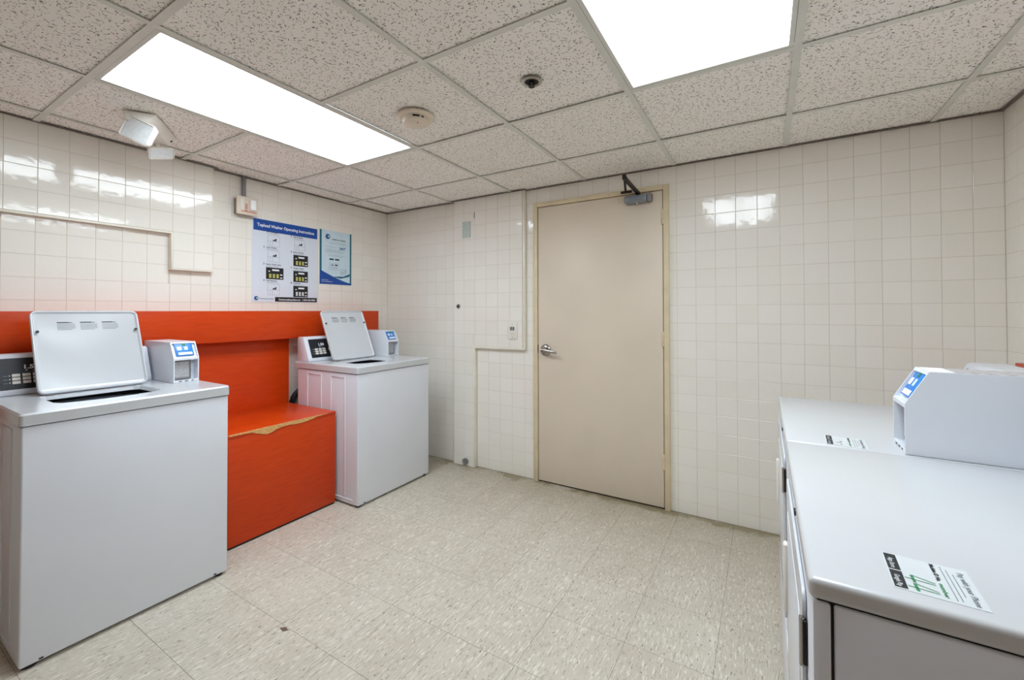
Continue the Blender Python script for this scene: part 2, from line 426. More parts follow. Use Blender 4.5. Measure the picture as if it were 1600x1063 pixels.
def tiles(parent, face, ulines, vlines, region, holes=(), limit=300):
    """face: ('y',Y) faces -y, u=x ; ('x',X) faces +x, u=y ; ('-x',X) faces -x, u=y"""
    u0, u1, v0, v1 = region; cells = []
    for a, b in zip(ulines, ulines[1:]):
        a, b = max(a, u0), min(b, u1)
        if b-a < 0.008: continue
        for c, d in zip(vlines, vlines[1:]):
            c, d = max(c, v0), min(d, v1)
            if d-c < 0.008: continue
            todo = [(a, b, c, d)]
            for (h0, h1, h2, h3) in holes:
                nxt = []
                for (p, q, r, s_) in todo:
                    if q <= h0 or p >= h1 or s_ <= h2 or r >= h3: nxt.append((p, q, r, s_)); continue
                    if p < h0: nxt.append((p, h0, r, s_))
                    if q > h1: nxt.append((h1, q, r, s_))
                    pp, qq = max(p, h0), min(q, h1)
                    if r < h2: nxt.append((pp, qq, r, h2))
                    if s_ > h3: nxt.append((pp, qq, h3, s_))
                todo = nxt
            cells += [t for t in todo if t[1]-t[0] > 0.008 and t[3]-t[2] > 0.008]
    out = []
    for (a, b, c, d) in cells:
        um, vm = (a+b)/2, (c+d)/2
        if face[0] == 'y': p, n, rz = Vector((um, face[1], vm)), Vector((0, -1, 0)), 0
        elif face[0] == 'x': p, n, rz = Vector((face[1], um, vm)), Vector((1, 0, 0)), PI/2
        else: p, n, rz = Vector((face[1], um, vm)), Vector((-1, 0, 0)), -PI/2
        out.append((score(p, n, (b-a)*(d-c)), p, rz, b-a, d-c))
    out.sort(key=lambda t: -t[0])
    rest = bmesh.new(); nrest = 0
    for i, (sc, p, rz, wd, ht) in enumerate(out):
        tilt = (random.gauss(0, 0.0016), 0, rz+random.gauss(0, 0.0016))
        if sc > 0 and i < limit:
            o = link('tile', tile_mesh(round(wd, 3), round(ht, 3)), None, parent)
            o.location = p; o.rotation_euler = tilt
        else:
            mt = Matrix.Translation(p) @ Matrix.Rotation(rz, 4, 'Z')
            tile_mesh(wd, ht, rest, mt); nrest += 1
    if nrest:
        o = link('tile_field', finish(rest, False), M['tile'], parent); o['kind'] = 'stuff'
    else: rest.free()
VL = [0.0]+[Z0+PV*k for k in range(19)]+[ZC+0.02]
UL = [-0.480+PT*k for k in range(-25, 15)]
tiles(wall_back, ('y', YB), UL, VL, (XL, XR, 0, ZC+0.02),
      holes=[(DX0+0.004, DX1-0.004, 0, DZ-0.004), (CH_X0, CH_X1, CH_Z, 3), (CH_X0, CH_XS, 0, CH_Z)])
UC = [CH_X0-0.001+PT*k for k in range(0, 8)]
tiles(chase, ('y', CH_Y), [CH_X0+0.006]+[-0.480+PT*k for k in range(-15, -9)]+[CH_X1-0.006], VL, (CH_X0+0.006, CH_X1-0.012, 0, ZC),
      holes=[(CH_XS-0.012, CH_X1, 0, CH_Z+0.012)])
VLL = [0.0]+[0.104+0.1129*k for k in range(0, 19)]+[ZC+0.02]
tiles(wall_left, ('x', XL), [0.701+0.111*k for k in range(-22, 21)], VLL, (YF, YB, 0, ZC+0.02),
      holes=[(YF, BK_YS, BK_Z, 3), (YF, BK_Y1, BK_ZS, 3) if False else (BK_YS, BK_Y1, BK_ZS, 3)])
tiles(bulk, ('x', BK_X), [BK_Y1-0.111*k for k in range(28, -1, -1)], VL, (YF, BK_Y1-0.008, BK_ZS+0.008, ZC+0.02),
      holes=[(YF, BK_YS+0.008, 0, BK_Z+0.008)])
tiles(wall_right, ('-x', XR), [YB-0.112*k for k in range(41, -1, -1)], VL, (YF, YB, 0, ZC+0.02))

# ------------------------------------------------------------------ floor tiles
def flat_tiles(parent, xl, yl, z, mat, up, gap, th, sub=None, limit=300):
    cache = {}; rest = bmesh.new(); cells = []
    for a, b in zip(xl, xl[1:]):
        for c, d in zip(yl, yl[1:]):
            if sub and sub(a, b, c, d): continue
            p = Vector(((a+b)/2, (c+d)/2, z)); cells.append((score(p, Vector((0, 0, up)), (b-a)*(d-c), 260), p, b-a, d-c))
    cells.sort(key=lambda t: -t[0]); nr = 0
    for i, (sc, p, wx, wy) in enumerate(cells):
        if sc > 0 and i < limit:
            k = (round(wx, 3), round(wy, 3))
            if k not in cache:
                bm = bmesh.new(); z0, z1 = (-th, 0) if up > 0 else (0, th)
                bm_box(bm, -wx/2+gap, wx/2-gap, -wy/2+gap, wy/2-gap, z0, z1)
                cache[k] = finish(bm, False); cache[k].materials.append(mat)
            o = link('tile', cache[k], None, parent); o.location = p
            if up > 0: o.rotation_euler = (random.gauss(0, 0.0004), random.gauss(0, 0.0004), 0)
            else: o.location.z += random.choice((0, 0, 0.001, 0.003))
        else:
            z0, z1 = (-th, 0) if up > 0 else (0, th); nr += 1
            bm_box(rest, p.x-wx/2+gap, p.x+wx/2-gap, p.y-wy/2+gap, p.y+wy/2-gap, p.z+z0, p.z+z1)
    if nr: o = link('tile_field', finish(rest, False), mat, parent); o['kind'] = 'stuff'
    else: rest.free()
FX = [XL]+[-0.165+0.311*k for k in range(-9, 4)]+[XR]
FY = [YF]+[0.713+0.311*k for k in range(-7, 7)]+[YB]
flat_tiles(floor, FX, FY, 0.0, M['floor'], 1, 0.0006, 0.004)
# a broken chip at one tile corner and a few scuffs
bm = bmesh.new()
v = [bm.verts.new(c) for c in ((-1.702, 1.006, 0.0012), (-1.672, 1.000, 0.0012), (-1.660, 1.016, 0.0012), (-1.684, 1.022, 0.0012))]; bm.faces.new(v)
chip = link('chip', finish(bm, False), M['pewter'], floor); chip['label'] = 'dark chip broken out of a floor tile joint'

# ------------------------------------------------------------------ ceiling grid, tiles, lights
GX = [XL, -2.905, -2.310, -1.702, -1.096, -0.492, 0.110, 0.726, XR]
GY = [YF, -1.245, -0.637, -0.030, 0.578, 1.187, 1.803, 2.418, YB]
LIGHTS = [(-2.310, -1.702), (-0.492, 0.110)]
def is_light(a, b, c, d):
    return any(abs(a-l0) < 0.01 for l0, l1 in LIGHTS) and (0.5 < (c+d)/2 < 1.81)
flat_tiles(ceiling, GX, GY, ZC+0.0065, M['ceil'], -1, 0.003, 0.014, sub=is_light)
RW = 0.012
for x in GX[1:-1]: box('ceiling_rail', M['rail'], x-RW, x+RW, YF+0.01, YB-0.02, ZC, ZC+0.0025, 0.0, ceiling)
for i, y in enumerate(GY[1:-1]):
    for a, b in zip(GX, GX[1:]):
        if abs(y-1.187) < 0.01 and any(abs(a-l0) < 0.01 for l0, l1 in LIGHTS): continue
        a2, b2 = (a+RW if a > XL else a+0.02), (b-RW if b < XR else b-0.02)
        box('cross_rail', M['rail'], a2, b2, y-RW, y+RW, ZC+0.0002, ZC+0.0025, 0.0, ceiling)
boxes('wall_angle', M['pewter'], [(XL+0.0, XL+0.018, BK_Y1, YB-0.018, ZC-0.0005, ZC+0.002), (BK_X, BK_X+0.018, YF, BK_Y1+0.018, ZC-0.0005, ZC+0.002),
      (XL, CH_X0, YB-0.018, YB, ZC-0.0005, ZC+0.002), (CH_X0-0.018, CH_X1+0.018, CH_Y-0.018, CH_Y, ZC-0.0005, ZC+0.002), (CH_X1, XR, YB-0.018, YB, ZC-0.0005, ZC+0.002),
      (XR-0.018, XR, YF, YB-0.018, ZC-0.0005, ZC+0.002)], ceiling)
def ceiling_light(x0, x1, y0, y1, label):
    t = empty('ceiling_light', ((x0+x1)/2, (y0+y1)/2, ZC)); tag(t, label, 'light', 'fluorescent panels in the ceiling grid')
    hx, hy = (x1-x0)/2-RW-0.001, (y1-y0)/2-RW-0.001; f = 0.016
    boxes('frame', M['rail'], [(-hx, -hx+f, -hy, hy, 0.001, 0.012), (hx-f, hx, -hy, hy, 0.001, 0.012), (-hx+f, hx-f, -hy, -hy+f, 0.001, 0.012), (-hx+f, hx-f, hy-f, hy, 0.001, 0.012)], t, 0.001)
    box('housing', M['grey'], -hx, hx, -hy, hy, 0.02, 0.10, 0, t)
    box('diffuser', M['lens'], -hx+f-0.002, hx-f+0.002, -hy+f-0.002, hy-f+0.002, 0.009, 0.013, 0, t)
ceiling_light(-2.310, -1.702, 0.578, 1.803, 'long fluorescent ceiling panel above the washers')
ceiling_light(-0.492, 0.110, 0.578, 1.803, 'fluorescent ceiling panel cut by the top edge, nearer the dryers')

# ------------------------------------------------------------------ door
door = empty('door_1', (DX0, 2.868, 0)); tag(door, 'cream painted flush door with lever handle and closer', kind='structure')
DW = DX1-DX0
def fr(x0, x1, z0, z1): return (x0, x1, -0.014, 0.09, z0, z1)
boxes('door_frame', M['frame'], [fr(0, 0.034, 0, DZ), fr(DW-0.034, DW, 0, DZ), fr(0.034, DW-0.034, DZ-0.032, DZ),
      (0.034, 0.044, 0.042, 0.09, 0, DZ-0.032), (DW-0.044, DW-0.034, 0.042, 0.09, 0, DZ-0.032)], door, 0.0025)
leaf = box('door_leaf', M['beige'], 0.0385, DW-0.0400, -0.004, 0.040, 0.011, DZ-0.0365, 0.002, door)
box('door_gap', M['dark'], 0.034, DW-0.034, 0.02, 0.085, 0.0, DZ-0.034, 0, door)
for z in (1.90, 1.103, 0.31):
    hg = boxes('hinge', M['frame'], [(DW-0.052, DW-0.026, -0.0062, -0.003, z-0.048, z+0.048)], door, 0.0005)
    for k in range(3):
        cyl('hinge_knuckle', M['frame'], (DW-0.0365, -0.010, z-0.048+k*0.0325), (0, 0, 1), 0.0085, 0.030, hg, 12)
hd = empty('door_handle', (-1.412-DX0, -0.004, 0.993)); hd.parent = door
lathe('rose', M['steel'], [(0, 0), (0.042, 0), (0.043, 0.004), (0.037, 0.011), (0.024, 0.016), (0.0, 0.017)], parent=hd, rot=Matrix.Rotation(PI/2, 4, 'X'))
cyl('spindle', M['steel'], (0, -0.012, 0), (0, -1, 0), 0.013, 0.042, hd, r1=0.011)
bm = bmesh.new(); prof = [(-0.016, 0.016), (0.02, 0.014), (0.050, 0.0115), (0.085, 0.0105), (0.110, 0.0100)]
rings = []
for x, r in prof:
    zc = -0.012*(max(0, x)/0.122)**1.3; yy = -0.050-0.006*math.sin(max(0, x)/0.122*PI)
    rings.append([bm.verts.new((x, yy+0.62*r*math.cos(2*PI*k/14), zc+r*math.sin(2*PI*k/14))) for k in range(14)])
for a, b in zip(rings, rings[1:]):
    for k in range(14): bm.faces.new((a[k], a[(k+1) % 14], b[(k+1) % 14], b[k]))
bm.faces.new(rings[0]); bm.faces.new(rings[-1])
link('lever', finish(bm), M['steel'], hd)
cyl('lock_button', M['dark'], (0, -0.056, 0.001), (0, -1, 0), 0.004, 0.006, hd, 12)
box('strike', M['dark'], 0.0335, 0.0385, -0.0065, -0.002, 0.97, 1.03, 0, door)
cl = empty('door_closer', (-0.802-DX0, -0.004, 2.03)); cl.parent = door
bm = bmesh.new(); bm_box(bm, 0, 0.150, -0.052, 0.0, -0.026, 0.026, 0.014, 4); link('closer_body', finish(bm), M['closer'], cl)
bm = bmesh.new(); bm_box(bm, 0.150, 0.178, -0.050, 0.0, -0.026, 0.026, 0.006, 2); link('end_cap', finish(bm), M['grey'], cl)
for z in (-0.012, 0.004, 0.016): cyl('valve_screw', M['ink'], (0.178, -0.025, z), (1, 0, 0), 0.003, 0.001, cl, 8)
cyl('pinion', M['steel'], (0.082, -0.028, -0.036), (0, 0, 1), 0.009, 0.012, cl, 16)
cyl('pinion_top', M['darkmetal'], (0.082, -0.028, 0.024), (0, 0, 1), 0.010, 0.014, cl, 16)
# folded arm standing out from the door and back up to the frame bracket
def bar(name, a, b, wd, th, mat, parent):
    a, b = Vector(a), Vector(b); d = b-a; L = d.length
    q = d.normalized().to_track_quat('X', 'Z').to_matrix().to_4x4(); q.translation = a
    bm = bmesh.new(); bm_box(bm, 0, L, -wd/2, wd/2, -th/2, th/2, 0.002, 1, q); return link(name, finish(bm), mat, parent)
bar('arm', (0.090, -0.028, 0.036), (0.086, -0.342, 0.056), 0.022, 0.012, M['darkmetal'], cl)
bar('arm', (0.086, -0.342, 0.066), (0.004, -0.020, 0.062), 0.014, 0.008, M['darkmetal'], cl)
cyl('arm_joint', M['darkmetal'], (0.086, -0.342, 0.046), (0, 0, 1), 0.012, 0.028, cl, 14)
box('arm_bracket', M['darkmetal'], -0.030, 0.045, -0.022, -0.010, 0.052, 0.068, 0.002, cl)
for x, z in ((0.60, 2.088), (0.655, 2.086), (0.66, 2.052), (0.662, 2.03)):
    cyl('screw_hole', M['ink'], (x, -0.0142 if z > 2.08 else -0.0042, z), (0, -1, 0), 0.0025, 0.0006, door, 8)

# ------------------------------------------------------------------ small wall fittings on the chase
def plate(name, cx, cz, wd, ht, y, mat, label, cat, bev=0.002):
    t = empty(name, (cx, y, cz)); tag(t, label, cat)
    box('cover', mat, -wd/2, wd/2, -0.007, 0.0, -ht/2, ht/2, bev, t)
    return t
t = plate('switch_plate', -1.688, 1.134, 0.090, 0.136, CH_Y, M['plastic'], 'white double switch plate low on the tiled chase beside the door', 'switch')
for k in (0.004, ):
    box('toggle', M['greyprint'], -0.017, -0.003, -0.013, -0.006, 0.004, 0.030, 0.001, t); box('toggle', M['greyprint'], 0.003, 0.017, -0.013, -0.006, 0.004, 0.030, 0.001, t)
quads('button', M['cream'], [(-0.014, -0.003, -0.036, -0.018), (0.004, 0.015, -0.036, -0.018)], -0.0085, t, 0.0014)
for z in (-0.052, 0.052): cyl('screw', M['grey'], (0, -0.007, z), (0, -1, 0), 0.003, 0.001, t, 8)
t = plate('blank_plate', -2.135, 1.968, 0.080, 0.136, CH_Y, M['plate'], 'blank grey-green cover plate high on the tiled chase', 'cover plate')
for z in (-0.045, 0.045): cyl('screw', M['grey'], (0, -0.007, z), (0, -1, 0), 0.003, 0.001, t, 8)
bk = empty('wall_bolt', (-2.222, CH_Y, 1.327)); tag(bk, 'small grey metal bolt on the left edge of the tiled chase', 'bolt')
lathe('washer_disc', M['grey'], [(0, 0.004), (0.018, 0.003), (0.020, 0), (0, 0)], parent=bk, rot=Matrix.Rotation(PI/2, 4, 'X'), seg=20)
cyl('bolt_head', M['darkmetal'], (0, -0.003, 0), (0, -1, 0), 0.009, 0.010, bk, 6)
tk = box('wire_stub', M['ink'], -2.056, -2.053, CH_Y-0.004, CH_Y, 2.055, 2.105, 0); tag(tk, 'short dark wire end hanging high on the tiled chase', 'wire')
ps = lathe('pipe_stub', M['grey'], [(0, 0.018), (0.012, 0.018), (0.016, 0.022), (0.024, 0.020), (0.026, 0), (0, 0)], (-2.143, CH_Y-0.001, 0.040), rot=Matrix.Rotation(PI/2, 4, 'X'), seg=20)
tag(ps, 'grey capped pipe stub at the foot of the tiled chase', 'pipe')

# ------------------------------------------------------------------ ceiling devices
sm = empty('smoke_detector', (-1.428, 1.500, ZC)); tag(sm, 'round cream smoke detector on the ceiling between the panels', 'smoke detector')
lathe('base', M['cream'], [(0, 0), (0.086, 0), (0.087, -0.008), (0.078, -0.016), (0.0, -0.016)], parent=sm, seg=40)
lathe('chamber', M['cream'], [(0.064, -0.014), (0.064, -0.026), (0.058, -0.036), (0.034, -0.043), (0, -0.044)], parent=sm, seg=40)
for a_, l_ in ((-46, 0.016), (-18, 0.005)):
    o = box('vent_slot', M['ink'], 0.0610, 0.0650, -l_, l_, -0.026, -0.018, 0, sm); o.rotation_euler = (0, 0, R(a_))
cyl('indicator', M['red'], (0.03, -0.02, -0.0430), (0, 0, -1), 0.003, 0.002, sm, 8)
sp = empty('sprinkler_head', (-0.806, 1.512, ZC)); tag(sp, 'dark recessed sprinkler head in a ceiling tile', 'sprinkler')
lathe('escutcheon', M['steel'], [(0.027, 0), (0.042, 0), (0.043, -0.002), (0.030, -0.005), (0.027, -0.002)], parent=sp, seg=28)
lathe('cup', M['dark'], [(0, -0.0012), (0.028, -0.0012), (0.028, -0.004)], parent=sp, seg=24)
cyl('stem', M['darkmetal'], (0, 0, 0), (0, 0, -1), 0.009, 0.008, sp, 12)
for s_ in (-1, 1): box('yoke_arm', M['darkmetal'], s_*0.010-0.002, s_*0.010+0.002, -0.003, 0.003, -0.020, -0.004, 0, sp)
cyl('deflector', M['darkmetal'], (0, 0, -0.020), (0, 0, -1), 0.013, 0.002, sp, 10)

# emergency light hung under the ceiling, turned across the corner
em = empty('emergency_light', (-2.6225, 0.884, ZC)); tag(em, 'white twin-head emergency light under the ceiling above the left wall', 'emergency light')
em.rotation_euler = (0, 0, math.atan2(0.579, -0.815))
bm = bmesh.new(); prism('b', None, [(-0.066, 0), (-0.062, -0.010), (-0.034, -0.044), (0.048, -0.046), (0.058, -0.006), (0.060, 0)], 'x', -0.150, 0.150, bm=bm, bev=0.004)
link('body', finish(bm), M['plastic'], em)
cyl('test_button', M['ink'], (0.128, -0.046, -0.027), (0, -0.77, -0.64), 0.006, 0.004, em, 12)
EMM = Matrix.Translation((-2.6225, 0.884, ZC)) @ Matrix.Rotation(em.rotation_euler.z, 4, 'Z')
def lamp_head(c, ax, ay, wd, ht):
    X, Y = Vector(ax).normalized(), Vector(ay).normalized(); Zv = X.cross(Y)
    q = Matrix((X, Y, Zv)).transposed().to_4x4(); q.translation = Vector(c)
    h = empty('lamp_head'); h.parent = em; h.matrix_local = EMM.inverted() @ q
    bm = bmesh.new()
    prs = [(rrect(-wd/2*0.5, wd/2*0.5, -ht/2*0.5, ht/2*0.5, 0.012, 4), -0.058), (rrect(-wd/2*0.86, wd/2*0.86, -ht/2*0.86, ht/2*0.86, 0.014, 4), -0.034), (rrect(-wd/2, wd/2, -ht/2, ht/2, 0.016, 4), -0.008), (rrect(-wd/2, wd/2, -ht/2, ht/2, 0.016, 4), 0.0),
           (rrect(-wd/2+.005, wd/2-.005, -ht/2+.005, ht/2-.005, 0.012, 4), 0.002), (rrect(-wd/2+.007, wd/2-.007, -ht/2+.007, ht/2-.007, 0.011, 4), -0.003)]
    rg = [[bm.verts.new((x, y, z)) for x, y in p] for p, z in prs]
    n_ = len(rg[0])
    for a, b in zip(rg, rg[1:]):
        for i in range(n_): bm.faces.new((a[i], a[(i+1) % n_], b[(i+1) % n_], b[i]))
    bm.faces.new(rg[0][::-1]); bm.faces.new(rg[-1])
    link('head_shell', finish(bm, True, 50), M['plastic'], h)
    bm = bmesh.new(); prism('l', None, rrect(-wd/2+.008, wd/2-.008, -ht/2+.008, ht/2-.008, 0.010, 4), 'z', -0.0028, -0.001, bm=bm); link('lamp_lens', finish(bm, False), M['lamplens'], h)
    return h
lamp_head((-2.489, 0.786, 2.128), (0.7892, 0.4414, -0.427), (0.346, 0.2548, 0.903), 0.150, 0.105)
lamp_head((-2.766, 0.98, 2.133), (0.0031, 0.9558, 0.294), (0.6499, -0.2254, 0.7258), 0.120, 0.066)
def eml(v): return EMM.inverted() @ Vector(v)
tube('swivel', M['plastic'], [eml((-2.535, 0.835, 2.185)), eml((-2.515, 0.825, 2.135))], 0.014, em)
tube('swivel', M['plastic'], [eml((-2.76, 0.955, 2.185)), eml((-2.79, 0.972, 2.155))], 0.014, em)

# ------------------------------------------------------------------ fire alarm strobe and conduit on the left wall
al = empty('fire_alarm', (XL, 1.512, 1.952), PI/2); tag(al, 'cream fire alarm strobe with red lettering above the posters', 'alarm')
box('back_box', M['pewter'], -0.006, 0.112, -0.044, -0.001, 0.006, 0.112, 0.003, al)
box('faceplate', M['cream'], -0.016, 0.120, -0.062, -0.044, 0.0, 0.124, 0.005, al)
box('sounder_grille', M['plastic'], 0.004, 0.030, -0.066, -0.061, 0.030, 0.106, 0.003, al)
me = text_mesh('FIRE', 0.026, 0.0)
for v in me.vertices: v.co = Vector((0.052-v.co.y, -0.0645, v.co.x*1.15+0.024))
link('lettering', me, M['red'], al)
lensb = bmesh.new(); prism('l', None, [(0.060, -0.062), (0.064, -0.088), (0.098, -0.088), (0.104, -0.062)], 'z', 0.034, 0.104, bm=lensb, bev=0.004)
link('strobe_lens', finish(lensb), M['strobe'], al)
box('strobe_reflector', M['whiteprint'], 0.068, 0.096, -0.070, -0.062, 0.042, 0.098, 0.002, al)
quads('red_line', M['red'], [(0.012, 0.112, 0.020, 0.024)], -0.0626, al)
cd = cyl('conduit', M['grey'], (XL+0.020, 1.560, 2.066), (0, 0, 1), 0.0125, ZC-2.066, None, 16); tag(cd, 'grey metal conduit from the ceiling down to the fire alarm', 'conduit')

# ------------------------------------------------------------------ posters
def panel_icon(pr, x, z, wd, ht, y, hot):
    pp = quads('control_picture', M['ink'], [(x, x+wd, z, z+ht)], y, pr)
    q = []
    for c in range(3):
        for r_ in range(3): q.append((x+wd*(0.17+0.21*c), x+wd*(0.30+0.21*c), z+ht*(0.12+0.12*r_), z+ht*(0.21+0.12*r_)))
    quads('picture_buttons', M['yellow'] if hot else M['whiteprint'], q, y-0.0004, pr)
    quads('picture_marks', M['whiteprint'], [(x+wd*0.80, x+wd*0.93, z+ht*0.36, z+ht*0.46), (x+wd*0.80, x+wd*0.93, z+ht*0.10, z+ht*0.18),
                                       (x+wd*0.34, x+wd*0.75, z+ht*0.72, z+ht*0.86), (x+wd*0.14, x+wd*0.22, z+ht*0.62, z+ht*0.72)], y-0.0004, pr)
def line_icon(pr, x, z, wd, ht, y):
    t_ = 0.0012
    quads('outline_picture', M['greyprint'], [(x, x+wd, z, z+t_), (x, x+wd, z+ht, z+ht+t_), (x, x+t_, z, z+ht), (x+wd, x+wd+t_, z, z+ht),
          (x, x+wd, z+ht*0.45, z+ht*0.45+t_), (x+wd*0.2, x+wd*0.2+t_, z, z+ht*0.45), (x+wd*0.4, x+wd*0.4+t_, z, z+ht*0.45)], y, pr)
    quads('picture_marks', M['ink'], [(x+wd*0.42, x+wd*0.72, z+ht*0.5, z+ht*0.62), (x+wd*0.6, x+wd*0.74, z+ht*0.62, z+ht*0.72)], y-0.0003, pr)
def logo(pr, x, z, r_, y):
    o = cyl('logo_disc', M['blue'], (x, y, z), (0, -1, 0), r_, 0.0004, pr, 24)
    o2 = cyl('logo_ring', M['teal'], (x+r_*0.15, y-0.0004, z), (0, -1, 0), r_*0.72, 0.0003, pr, 24)
    o3 = cyl('logo_core', M['paper2'], (x+r_*0.35, y-0.0008, z+r_*0.05), (0, -1, 0), r_*0.36, 0.0003, pr, 20)
P1W, P1H = 0.513, 0.600
po = empty('instruction_poster', (XL+0.0005, 1.626, 1.357), PI/2); tag(po, 'large poster titled Topload Washer Operating Instructions with blue header', 'poster')
box('sheet', M['paper'], 0, P1W, -0.002, 0, 0, P1H, 0, po)
quads('title_band', M['blue'], [(0.008, P1W-0.006, P1H-0.086, P1H-0.004)], -0.0024, po)
text('title', 'Topload Washer Operating Instructions', M['whiteprint'], 0.034, P1H-0.055, -0.0028, 0.031, po, width=0.445, bold=0.0007)
yy = -0.0024
steps_l = [('1', 'Add Detergent', 'line', 0.488), ('2', 'Load Clothes', 'line', 0.373), ('3', 'Select Wash Cycle', 'panel', 0.250), ('4', 'Add Payment', 'plain', 0.130)]
steps_r = [('5', 'Add Softener', 'line', 0.480), ('6', 'Select Options', 'panel', 0.363), ('7', 'Washer Status', 'panel', 0.240), ('8', 'Cycle End', 'panel', 0.124)]
for (nmb, ttl, kd, z) in steps_l:
    text('step_number', nmb, M['ink'], 0.078, z+0.022, yy, 0.018, po, bold=0.0006); text('step_heading', ttl, M['ink'], 0.098, z+0.022, yy, 0.0145, po, bold=0.0004)
    quads('small_print', M['greyprint'], [(0.098, 0.190, z+0.012, z+0.0145)], yy, po)
    if kd == 'panel': panel_icon(po, 0.098, z-0.082, 0.130, 0.086, yy, True)
    else: line_icon(po, 0.110, z-0.078, 0.088, 0.080, yy)
for (nmb, ttl, kd, z) in steps_r:
    text('step_number', nmb, M['ink'], 0.285, z+0.020, yy, 0.018, po, bold=0.0006); text('step_heading', ttl, M['ink'], 0.304, z+0.020, yy, 0.0145, po, bold=0.0004)
    quads('small_print', M['greyprint'], [(0.304, 0.390, z+0.010, z+0.0125)], yy, po)
    if kd == 'panel': panel_icon(po, 0.306, z-0.082, 0.120, 0.086, yy, nmb != '8')
    else: line_icon(po, 0.316, z-0.076, 0.084, 0.078, yy)
quads('footer_bar', M['ink'], [(0.165, P1W-0.008, 0.004, 0.038)], yy, po)
text('footer_lettering', 'CommercialLaundries.com', M['whiteprint'], 0.192, 0.014, yy-0.0005, 0.017, po, width=0.172, bold=0.0005)
text('footer_lettering', '1-800-432-9000', M['whiteprint'], 0.382, 0.014, yy-0.0005, 0.017, po, width=0.108, bold=0.0005)
logo(po, 0.030, 0.026, 0.015, yy); text('logo_lettering', 'Commercial Laundries', M['teal'], 0.050, 0.020, yy, 0.013, po, width=0.104, bold=0.0003)

P2W, P2H = 0.308, 0.448
pq = empty('service_poster', (XL+0.0005, 2.155, 1.514), PI/2); tag(pq, 'smaller poster with teal side borders and blue swoosh, right of the instruction poster', 'poster')
box('sheet', M['paper2'], 0, P2W, -0.002, 0, 0, P2H, 0, pq)
for a_, b_ in ((0.0, 0.018), (P2W-0.016, P2W)): quads('border', M['teal'], [(a_, b_, 0, P2H)], -0.0026, pq)
bm = bmesh.new(); pts = [(0.0, 0.0), (P2W, 0.0), (P2W, 0.012)]
pts += [(P2W-0.016-(P2W-0.02)*t_, 0.016+0.100*t_**1.25) for t_ in [k/10 for k in range(11)]]
prism('w', None, pts, 'y', -0.0030, -0.0021, bm=bm); link('swoosh', finish(bm, False), M['blue'], pq)
prism('swoosh_edge', M['teal'], [(0.125, 0.062), (0.20, 0.052), (0.29, 0.075), (0.29, 0.098), (0.23, 0.072), (0.16, 0.068)], 'y', -0.0033, -0.0024, pq)
logo(pq, 0.075, P2H-0.052, 0.021, -0.0026)
text('heading', 'COMMERCIAL LAUNDRIES', M['ink'], 0.112, P2H-0.075, -0.0026, 0.013, pq, width=0.135, bold=0.0004)
q = []
for i, (z, a, b) in enumerate([(0.352, 0.09, 0.26), (0.340, 0.09, 0.24), (0.312, 0.05, 0.17), (0.290, 0.05, 0.25), (0.280, 0.05, 0.20), (0.270, 0.05, 0.23), (0.246, 0.08, 0.24), (0.236, 0.08, 0.22), (0.176, 0.08, 0.20), (0.146, 0.08, 0.18), (0.136, 0.08, 0.17), (0.126, 0.08, 0.18)]):
    q.append((a, b, z, z+0.0014))
quads('small_print', M['greyprint'], q, -0.0026, pq)
text('service_hours', '24/7', M['blue'], 0.185, 0.300, -0.0026, 0.026, pq, width=0.062, bold=0.001)
for a_ in (0.090, 0.144): quads('black_bar', M['ink'], [(a_, a_+0.041, 0.204, 0.216)], -0.0026, pq)
quads('small_marks', M['ink'], [(0.094, 0.104, 0.160, 0.164), (0.112, 0.128, 0.158, 0.166), (0.144, 0.170, 0.158, 0.168)], -0.0026, pq)
for z in (0.236, 0.188, 0.136): cyl('bullet', M['red'], (0.050, -0.0014, z), (0, -1, 0), 0.007, 0.0004, pq, 12)
quads('machine_sketch', M['greyprint'], [(0.200, 0.202, 0.085, 0.130), (0.245, 0.247, 0.085, 0.130), (0.200, 0.247, 0.128, 0.130), (0.200, 0.247, 0.110, 0.112), (0.200, 0.247, 0.085, 0.087), (0.254, 0.256, 0.10, 0.14), (0.210, 0.216, 0.095, 0.105), (0.228, 0.234, 0.095, 0.105)], -0.0027, pq)
text('contact_lettering', 'CommercialLaundries.com', M['whiteprint'], 0.018, 0.018, -0.0034, 0.011, pq, width=0.10)
text('contact_lettering', 'Download the app', M['whiteprint'], 0.018, 0.032, -0.0034, 0.011, pq, width=0.06)

# ------------------------------------------------------------------ orange laminate joinery
va = empty('orange_valance', (-3.045, 1.2, 1.09)); tag(va, 'long orange laminate boxed rail along the left wall above the washers', 'rail cover')
box('board', M['orange'], -0.063, 0.065, -1.9, 1.456, 0.0, 0.201, 0.0015, va)
bp_ = box('back_panel', M['orange'], XL+0.001, -3.062, 0.25, 1.872, 0.0, 1.088, 0.0015); tag(bp_, 'orange laminate panel on the wall between the two washers', 'panel')
bn = empty('orange_bench_box', (-2.77, 1.51, 0)); tag(bn, 'orange laminate box bench with chipped front edge between the washers', 'bench')
box('carcass', M['orange'], -0.291, 0.288, -0.330, 0.332, 0.012, 0.598, 0.001, bn)
box('top_board', M['orange'], -0.291, 0.290, -0.331, 0.334, 0.599, 0.617, 0.001, bn)
box('plinth', M['dark'], -0.28, 0.284, -0.325, 0.328, 0.0, 0.012, 0, bn)
ys = lambda y: y-1.51
edge = [(1.182, 0.6165), (1.182, 0.611), (1.30, 0.608), (1.322, 0.597), (1.345, 0.590), (1.372, 0.579), (1.39, 0.577), (1.415, 0.581), (1.44, 0.592), (1.47, 0.598), (1.52, 0.600), (1.56, 0.595), (1.60, 0.594), (1.64, 0.597), (1.67, 0.602), (1.71, 0.611), (1.78, 0.614), (1.78, 0.6168)]
